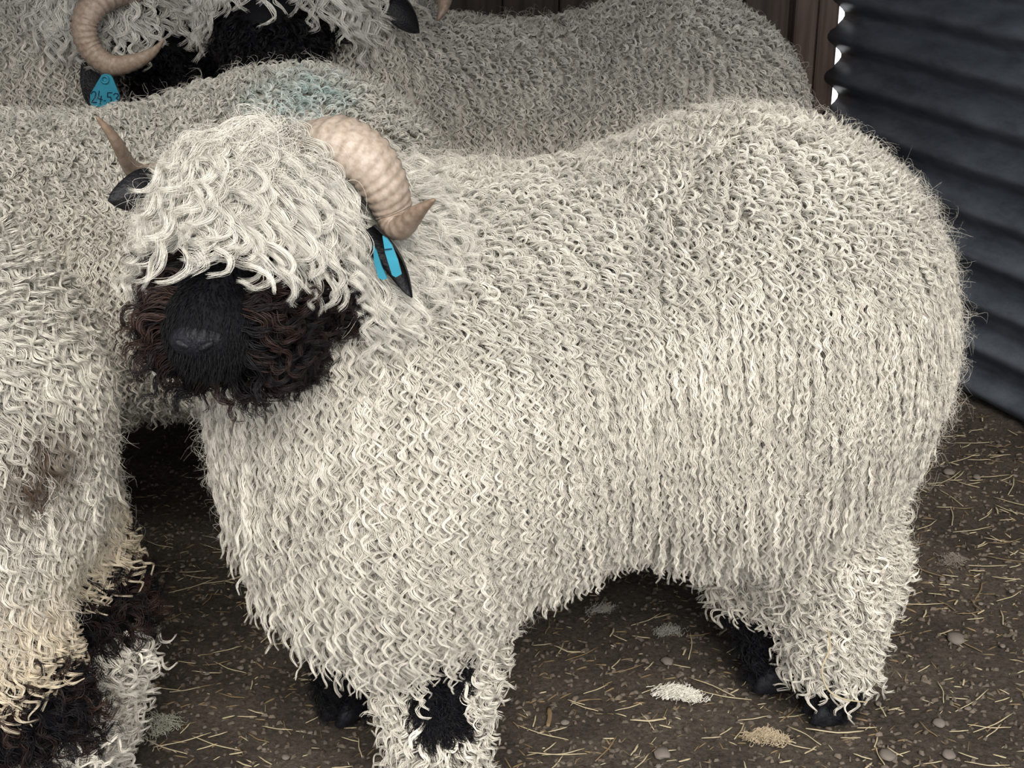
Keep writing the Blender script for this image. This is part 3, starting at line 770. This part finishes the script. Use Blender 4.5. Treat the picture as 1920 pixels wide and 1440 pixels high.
def sheep_horned():
    ox, oy, hd = -1.27, 2.86, math.radians(-2)
    root, org = sheep_base((ox, oy, 0), 'sheep with a big C-shaped ridged horn and a turquoise numbered ear tag')
    S, W = generic(ox, oy, hd, 1.0)
    Pp, Mz = at(255, 15, 2.78), at(345, 165, 2.70)
    S.add(W(0.26, 0, 0.60), 0.17, Pp + np.array([-0.06, 0.0, -0.03]), 0.11, 0.08, 'neck')
    Fd, sx, ux = simple_head(S, Pp, Mz)
    V, T = body_mesh(S, colour_fn(Pp, Fd), root, org, 0.012)
    hp = [at(262, -18, 2.70), at(215, -15, 2.64), at(175, 12, 2.60), at(158, 50, 2.585), at(170, 92, 2.58), at(205, 121, 2.575), at(250, 116, 2.57), at(285, 98, 2.565), at(306, 76, 2.56)]
    CU = [(hp[i], hp[i + 1], 0.024) for i in range(1, 7)] + [(hp[7], hp[8], 0.01), (at(197, 145, 2.56), at(197, 190, 2.56), 0.02)]
    fleece(S, V, T, root, org, 6000, CREAM * 0.95, rad=0.0007, K=7, L=0.06, A=0.0048, W=0.028, cull=CU)
    head_wool(S, V, T, Pp, Fd, sx, ux, root, org, 420, 0.08, K=14, cull=CU, tmax=0.07, dk=1.3)
    tag(horn(hp, [0.027, 0.027, 0.025, 0.023, 0.021, 0.019, 0.014, 0.008, 0.002], root, org, up=(-1, 0, 0), ridge=0.24, nr=30, c0=(0.42, 0.33, 0.27), c1=(0.34, 0.26, 0.19)), 'ridged horn curving in a C below the eye')
    ear(at(200, 95, 2.66), at(168, 200, 2.60), (1, 0.2, 0.0), root, org, 0.036, 0.25)
    # flat trapezoid tag with a stud and printed figures
    tg = bpy.data.objects.new('ear_tag', None); COL.objects.link(tg); tg.parent = root; tag(tg, 'turquoise ear tag with dark figures')
    Yt = 2.545
    A = [at(px, py, Yt) for px, py in ((191, 140), (197, 138.5), (206, 140), (211, 146), (224, 178), (223, 194), (214, 200), (178, 200), (169, 194), (169, 177), (186, 148))]
    n = len(A); bk = [a + np.array([0, 0.003, 0]) for a in A]
    mesh_np('plate', np.array(A + bk), [tuple(reversed(range(n))), tuple(range(n, 2 * n))] + [(i, (i + 1) % n, n + (i + 1) % n, n + i) for i in range(n)], M_TAG, tg, False, org)
    c = at(197, 149, Yt - 0.001)
    bm = bmesh.new(); 
    for j in range(24):
        a0 = 2 * math.pi * j / 24
        for r, y in ((0.0045, 0), (0.0045, -0.003), (0.0072, -0.003), (0.0072, 0)):
            bm.verts.new(Vector(c - org) + Vector((math.cos(a0) * r, y, math.sin(a0) * r)))
    bm.verts.ensure_lookup_table()
    for j in range(24):
        for r in range(4):
            a, b = j * 4 + r, j * 4 + (r + 1) % 4; a2, b2 = ((j + 1) % 24) * 4 + r, ((j + 1) % 24) * 4 + (r + 1) % 4
            bm.faces.new([bm.verts[q] for q in (a, b, b2, a2)])
    bm_obj('stud', bm, M_TAG, tg, True)
    def stroke(name, line, w=2.0):
        V = []; Fc = []
        for (x0, y0), (x1, y1) in zip(line[:-1], line[1:]):
            dx, dy = x1 - x0, y1 - y0; l = math.hypot(dx, dy) or 1; nx, ny = -dy / l * w / 2, dx / l * w / 2; ex, ey = dx / l * w * 0.3, dy / l * w * 0.3
            b = len(V)
            for (qx, qy) in ((x0 + nx - ex, y0 + ny - ey), (x0 - nx - ex, y0 - ny - ey), (x1 - nx + ex, y1 - ny + ey), (x1 + nx + ex, y1 + ny + ey)):
                V.append(at(qx, qy, Yt - 0.0006 - 0.00003 * b))
            Fc.append((b, b + 1, b + 2, b + 3))
        mesh_np(name, V, Fc, M_INK, tg, False, org)
    stroke('figure', [(171, 176), (174, 172), (178, 172), (180, 176), (178, 183), (172, 192), (181, 192)])
    stroke('figure', [(186, 171), (184, 185), (192, 187)]); stroke('figure', [(190, 180), (188, 195)])
    stroke('figure', [(195, 189), (198, 189)])
    stroke('figure', [(210, 174), (202, 174), (201.5, 182), (207, 182), (209, 187), (206, 193), (200, 193)])
    stroke('figure', [(213, 178), (216, 175), (221, 176), (222, 180), (218, 184), (222, 188), (220, 193), (214, 193)])
    eyes(Pp, Fd, root, org); legs_hooves(W, hd, root, org)

def sheep_left():
    ox, oy, hd = -0.985, 1.52, math.radians(176)
    root, org = sheep_base((ox, oy, 0), 'sheep cut off by the left edge, shaggy rump and yellowish hind leg with black hock')
    S, W = generic(ox, oy, hd, 1.0, -0.435, 0.068)
    Pp, Mz = W(0.50, 0.0, 0.74), W(0.66, 0.03, 0.56)
    Fd, sx, ux = simple_head(S, Pp, Mz)
    knee = lambda P: (P[:, 2] > 0.235) & (P[:, 2] < 0.365) & (P[:, 0] > -0.60)
    V, T = body_mesh(S, colour_fn(Pp, Fd, knee), root, org, 0.012)
    tags = np.array(S.T, dtype=object)
    def tintf(P, t):
        leg = np.clip(tri(0.52 - P[:, 2], 0, 0.12), 0, 1)[:, None] * (P[:, 2] > 0.3)[:, None]
        t = t * (1 - 0.7 * leg) + lum_tint(P, YELW) * 0.7 * leg
        d = np.linalg.norm((P - at(8, 862, 1.33)) * np.array([1, 0.3, 1]), axis=1); f = np.clip(1.4 - d / 0.045, 0, 1)[:, None]
        return t * (1 - f) + np.array([0.09, 0.06, 0.04]) * f
    Pl = sample(V, T, 1300, lambda P, N: facing(P, N) * (P[:, 2] > 0.03) * (P[:, 2] < 0.245) * (tags[S.nearest(P)] == 'hind')); Nl, _ = S.grad(Pl)
    shank = grow(S, Pl, 0.06, 0.034, 0.0065, 0.026, flow=Nl * np.array([1, 1, 0]), flow_w=0.55, K=9, n=12, spread=0.0036, rad=0.0006, helix=0.85, rand=0.35, lay=0.3, tint=lum_tint(Pl, CREAM * 1.02))
    fleece(S, V, T, root, org, 8000, CREAM, extra=[shank], rad=0.00055, K=12, pts=12, L=0.075, H=0.026, A=0.0044, W=0.034, skip=knee, tintf=tintf)
    P = sample(V, T, 500, lambda P, N: knee(P).astype(float)); N, _ = S.grad(P)
    mx = rng.random((len(P), 1)) ** 3
    hair('hock_wool', [grow(S, P, 0.05, 0.025, 0.007, 0.03, flow=N, flow_w=0.7, K=8, n=11, spread=0.004, rad=0.0006, helix=0.9, rand=0.5, lay=0.2, frizz=0.0015, tint=BLK * (1 - mx) + BRN * mx)], M_DARK, root, org)
    head_wool(S, V, T, Pp, Fd, sx, ux, root, org, 250)
    ear(Pp + sx * 0.08, Pp + sx * 0.17, (0, 0.3, 1), root, org); ear(Pp - sx * 0.08, Pp - sx * 0.17, (0, 0.3, 1), root, org)
    eyes(Pp, Fd, root, org); legs_hooves(W, hd, root, org)

main_sheep(); sheep_left(); sheep_behind(); sheep_back(); sheep_horned()

# ------------------------------------------------------------------ litter on the floor
_fx = np.linspace(-3.2, 3.2, 260); _fy = np.linspace(-3.0, 3.75, 300)
def floor_z(x, y):
    i = int(np.clip(round((x + 3.2) / 6.4 * 259), 0, 259)); j = int(np.clip(round((y + 3.0) / 6.75 * 299), 0, 299))
    return float(FLOOR_P[max(0, j - 1):j + 2, max(0, i - 1):i + 2, 2].max())
def floor_zv(x, y):
    i = np.clip(np.round((x + 3.2) / 6.4 * 259), 0, 259).astype(int); j = np.clip(np.round((y + 3.0) / 6.75 * 299), 0, 299).astype(int)
    return FLOOR_P[j, i, 2]

def straw_mesh(L, r, bend, flat, mat):
    """a split stalk: bent, hollow-looking half tube with a node"""
    n = 7; V = []; Fc = []
    for i in range(n):
        t = i / (n - 1); x = (t - 0.5) * L
        y = bend * L * (t - 0.5) ** 2 + 0.004 * bend * math.sin(9 * t); rr = r * (1.25 if i == 4 else 1.0) * (0.7 if i in (0, n - 1) else 1)
        for k in range(6):
            th = 2 * math.pi * k / 6
            V.append((x, y + rr * math.cos(th), r * 0.9 + rr * flat * math.sin(th)))
    for i in range(n - 1):
        for k in range(6): Fc.append((i * 6 + k, (i + 1) * 6 + k, (i + 1) * 6 + (k + 1) % 6, i * 6 + (k + 1) % 6))
    Fc.append(tuple(range(6))); Fc.append(tuple((n - 1) * 6 + k for k in reversed(range(6))))
    me = bpy.data.meshes.new('straw_stalk'); me.from_pydata(V, [], Fc); me.update(); me.materials.append(mat)
    me.polygons.foreach_set('use_smooth', [True] * len(me.polygons)); return me
def in_pen(x, y):
    q = np.array([x, y]) - CORNER; return y < 3.5 and (q[0] * WDIR[1] - q[1] * WDIR[0]) * 1.0 > 0.05

STRAWS = [straw_mesh(L, r, b, f, m) for L, r, b, f, m in ((0.045, 0.0009, 0.12, 0.6, M_STRAW), (0.028, 0.0010, 0.05, 0.5, M_STRAW), (0.06, 0.0008, 0.22, 0.7, M_STRAW), (0.026, 0.0013, 0.1, 0.35, M_STRAW),
          (0.08, 0.0009, 0.15, 0.6, M_STRAW), (0.04, 0.0010, 0.2, 0.6, M_STRAW_D), (0.065, 0.0011, 0.14, 0.5, M_STRAW_D), (0.018, 0.0015, 0.0, 0.3, M_STRAW))]
def lay_straw(px, py, rz, k, label=None, mesh=None):
    p = gnd(px, py); o = bpy.data.objects.new('straw_stalk', mesh or STRAWS[k]); COL.objects.link(o)
    o.location = (p[0], p[1], floor_z(p[0], p[1]) + 0.0008); o.rotation_euler = (random.uniform(-.05, .05), random.uniform(-.04, .04), rz)
    if label is None:
        look = ('short pale', 'tiny pale', 'long slender pale', 'short flat pale', 'very long pale', 'short brown', 'long brown', 'tiny broad pale')[k]
        if px > 1690 and py < 1130: where = 'between rump and corrugated wall'
        elif px > 1690: where = 'at lower right, beyond the hind leg'
        elif px > 1330: where = 'in front of the hind hooves'
        elif px > 1000: where = 'between front leg and hind hooves'
        elif py < 1190: where = 'in the dark gap under the neck'
        else: where = 'at lower left beside the shaggy leg'
        label = f'{look} straw stalk on the dirt {where}'
    tag(o, label, 'straw', 'straw stalks scattered on the dirt')
    return o
ns = 0
while ns < 285:
    zone = random.random()
    if zone < 0.52: px, py = random.uniform(1000, 1915), random.uniform(1130, 1435)
    elif zone < 0.74: px, py = random.uniform(1690, 1915), random.uniform(760, 1200)
    else: px, py = random.uniform(170, 720), random.uniform(1000, 1435)
    if px < 1000 and px > 560 and py < 1190: continue
    if py > 1250 and 690 < px < 960: continue
    if zone < 0.52 and random.random() > 0.35 + 0.65 * (py - 1130) / 305: continue
    g = gnd(px, py)
    if not in_pen(g[0], g[1]): continue
    lay_straw(px, py, random.gauss(0.25, 0.75), random.choice([0, 0, 1, 1, 1, 2, 3, 4, 5, 6, 7, 7])); ns += 1
lay_straw(1030, 1345, 1.5, 3, 'broad orange-brown straw blade lying beside the front leg', straw_mesh(0.045, 0.0035, 0.1, 0.25, M_STRAW_D))
lay_straw(1065, 1218, -0.35, 4, 'long pale straw stalk just right of the front leg wool', straw_mesh(0.05, 0.0015, 0.5, 0.6, M_STRAW))
lay_straw(1215, 1350, 0.02, 4, 'long flat pale straw stalk in front of the white wool tuft', straw_mesh(0.05, 0.0018, 0.2, 0.4, M_STRAW))
lay_straw(1570, 1366, -0.03, 4, 'long straw stalk lying across the hind hoof tip', straw_mesh(0.085, 0.0014, 0.3, 0.6, M_STRAW))

# fine chaff and crumbs nobody could count
def bits(name, n, Lr, Wr, Hr, seed):
    r = np.random.default_rng(seed)
    x = r.uniform(-1.6, 1.75, n); y = 1.0 + 2.4 * r.random(n) ** 1.3
    q0, q1 = x - CORNER[0], y - CORNER[1]; ok = (q0 * WDIR[1] - q1 * WDIR[0] > 0.03) & ~((x < -0.7) & (y > 2.4)) & ~((x < -0.5) & (y > 1.25) & (y < 1.8)); x, y = x[ok], y[ok]; n = len(x)
    L = r.uniform(*Lr, n) / 2; Wd = r.uniform(*Wr, n) / 2; Ht = r.uniform(*Hr, n); a = r.normal(0.25, 0.9, n)
    z = floor_zv(x, y) + 0.0005
    c, s = np.cos(a), np.sin(a)
    sh = np.array([(-1, -0.6, 0), (1, -0.7, 0), (1.1, 0.6, 0), (-0.9, 0.7, 0), (-0.6, -0.4, 1), (0.7, -0.3, 0.9), (0.5, 0.4, 1), (-0.5, 0.3, 0.8)])
    jit = r.uniform(0.75, 1.25, (n, 8, 3))
    Q = sh[None] * jit
    lx = Q[..., 0] * L[:, None]; ly = Q[..., 1] * Wd[:, None]; lz = Q[..., 2] * Ht[:, None]
    V = np.stack([x[:, None] + lx * c[:, None] - ly * s[:, None], y[:, None] + lx * s[:, None] + ly * c[:, None], z[:, None] + lz], -1).reshape(-1, 3)
    f = np.array([(4, 5, 6, 7), (0, 1, 5, 4), (1, 2, 6, 5), (2, 3, 7, 6), (3, 0, 4, 7)])
    Fc = (f[None] + (np.arange(n) * 8)[:, None, None]).reshape(-1, 4)
    return V, Fc
litter = [bits('a', 4200, (0.004, 0.018), (0.0008, 0.0022), (0.0006, 0.0014), 1), bits('b', 9000, (0.004, 0.022), (0.0008, 0.003), (0.0006, 0.002), 2), bits('c', 26000, (0.003, 0.012), (0.003, 0.010), (0.001, 0.005), 3)]
def floor_litter():
    V = np.concatenate([q[0] for q in litter]); Fc = []; mi = []; o = 0
    for k, (v, f) in enumerate(litter): Fc.append(f + o); o += len(v); mi.append(np.full(len(f), k, dtype=np.int32))
    Fc = np.concatenate(Fc); mi = np.concatenate(mi)
    me = bpy.data.meshes.new('floor_litter'); me.vertices.add(len(V)); me.vertices.foreach_set('co', V.ravel())
    me.loops.add(Fc.size); me.loops.foreach_set('vertex_index', Fc.ravel().astype(np.int32))
    me.polygons.add(len(Fc)); me.polygons.foreach_set('loop_start', np.arange(0, Fc.size, 4, dtype=np.int32))
    for m in (M_STRAW, M_STRAW_D, M_CRUMB): me.materials.append(m)
    me.polygons.foreach_set('material_index', mi); me.update(calc_edges=True)
    tag(link('floor_litter', me), 'fine straw chaff and dirt crumbs strewn over the floor', 'litter', kind='stuff')
floor_litter()

def pebble_mesh(k):
    bm = bmesh.new(); bmesh.ops.create_icosphere(bm, subdivisions=2, radius=1.0)
    r = np.random.default_rng(k)
    a = r.normal(size=(4, 3))
    for v in bm.verts:
        p = np.array(v.co); s = 1 + 0.12 * sum(math.sin(2.2 * p @ a[j] + j) for j in range(4)); v.co = v.co * s; v.co.z *= 0.4
    me = bpy.data.meshes.new('pebble'); bm.to_mesh(me); bm.free(); me.materials.append(M_STONE)
    me.polygons.foreach_set('use_smooth', [True] * len(me.polygons)); return me
PEB = [pebble_mesh(k) for k in range(4)]
def pebble(px, py, r, label=None, sc=(1, 1, 1)):
    if label is None:
        size = 'tiny' if r < 0.004 else 'small' if r < 0.005 else 'little round'
        label = f'{size} grey pebble in the dirt ' + ('beside the rump' if px > 1690 and py < 1150 else 'at lower right' if px > 1690 else 'before the hind hooves' if px > 1330 else 'under the belly' if px > 1000 else 'at lower left of the front legs')
    p = gnd(px, py); o = bpy.data.objects.new('pebble', random.choice(PEB)); COL.objects.link(o)
    o.location = (p[0], p[1], floor_z(p[0], p[1]) + r * 0.22); o.scale = (r * sc[0], r * sc[1], r * sc[2]); o.rotation_euler[2] = random.uniform(0, 6)
    tag(o, label, 'pebble', 'pebbles in the dirt')
for px, py, r, lb in ((1760, 1352, 0.009, 'pale round pebble in the lower right, the largest light one'), (1778, 880, 0.010, 'tan pebble beside the rump wool'), (1830, 888, 0.008, 'pale pebble right of the tan one by the rump'),
                      (1797, 1193, 0.014, 'flat pale grey flake of stone right of the hind leg'), (1665, 1415, 0.012, 'grey stone at the bottom edge below the hind hoof'), (1252, 1240, 0.010, 'flat grey pebble beside the far hind hoof'),
                      (298, 1170, 0.008, 'pale double lump of dry dirt between the two left sheep'), (1780, 1412, 0.010, 'grey pebble at the bottom right below the round pale one'), (1240, 1412, 0.012, 'brownish stone at the bottom edge below the wool tuft')):
    pebble(px, py, r, lb)
for k in range(34):
    px, py = random.choice([(random.uniform(1010, 1910), random.uniform(1150, 1435)), (random.uniform(1750, 1910), random.uniform(820, 1150)), (random.uniform(200, 600), random.uniform(1050, 1430))])
    g = gnd(px, py)
    if in_pen(g[0], g[1]): pebble(px, py, random.uniform(0.003, 0.006))

# tufts of shed wool
def tuft(px, py, ln, wd, ang, n, label, tint, H=0.012, rad=0.0004):
    p = gnd(px, py); p[2] = floor_z(p[0], p[1]) + 0.001
    m = n; t = np.linspace(0, 1, 10)
    c, s = math.cos(ang), math.sin(ang)
    st = rng.normal(size=(m, 2)) * np.array([ln * 0.25, wd * 0.3])
    d = rng.normal(size=(m, 3)) * np.array([1.0, 0.7, 0.25]); d = norm(d)
    ln_s = rng.uniform(0.4, 1.0, m) * ln * 0.45
    path = st[:, None, :] + d[:, None, :2] * (ln_s[:, None] * (t[None] - 0.5))[..., None]
    z = H * rng.random(m)[:, None] * (0.3 + 0.7 * np.exp(-((path[..., 0] / (ln * 0.4)) ** 2))) + 0.002
    ph = rng.uniform(0, 6.28, m)[:, None]; w = 0.004 * np.sin(ph + t[None] * rng.uniform(4, 12, m)[:, None])
    lx = path[..., 0] + w * 0.5; ly = path[..., 1] + w
    S = np.stack([lx * c - ly * s, lx * s + ly * c, z + 0.003 * np.abs(np.sin(ph + 7 * t[None]))], -1)
    R = np.broadcast_to(rad * (1 - 0.6 * t ** 2), (m, 10)); T = np.tile(np.array(tint)[None], (m, 1)) * rng.uniform(0.8, 1.1, (m, 1))
    o = hair('wool_tuft', [(S, R, T)], M_WOOL, None, (0, 0, 0)); o.location = p
    del o['kind']; tag(o, label, 'wool tuft')
tuft(1272, 1308, 0.055, 0.018, -0.25, 420, 'bright white tuft of shed wool on the dirt between the legs', (0.80, 0.76, 0.66), 0.014)
tuft(1438, 1384, 0.050, 0.016, -0.2, 260, 'dirty tan clump of wool at the bottom near the hind hoof', (0.50, 0.40, 0.27), 0.014)
tuft(305, 1372, 0.055, 0.035, 1.1, 130, 'thin grey-green wisp of wool on the dirt at lower left', (0.42, 0.42, 0.33), 0.02, 0.0003)
tuft(1255, 1190, 0.04, 0.018, 0.2, 120, 'small grey wisp of wool under the belly', (0.38, 0.36, 0.32), 0.010, 0.0003)
tuft(1785, 1055, 0.045, 0.025, 0.9, 120, 'faint grey-brown wisp of wool to the right of the hind leg', (0.30, 0.25, 0.21), 0.012, 0.0003)
tuft(1128, 1150, 0.04, 0.016, 0.2, 120, 'small grey wisp of wool beside the chest wool', (0.40, 0.37, 0.33), 0.010, 0.0003)

# dry twig caught on the hind leg wool
tw = [at(1552, 1180, 1.66), at(1556, 1215, 1.655), at(1541, 1255, 1.65), at(1552, 1292, 1.655), at(1580, 1310, 1.665), at(1626, 1317, 1.68)]
V, Fc, fr = tubeline(tw, [0.0008, 0.0009, 0.0010, 0.0012, 0.0011, 0.0008], 6, 0.5, 26)
tag(mesh_np('straw_twig', V, Fc, M_STRAW), 'pale bent grass stem hanging on the white hind leg wool', 'grass stem')
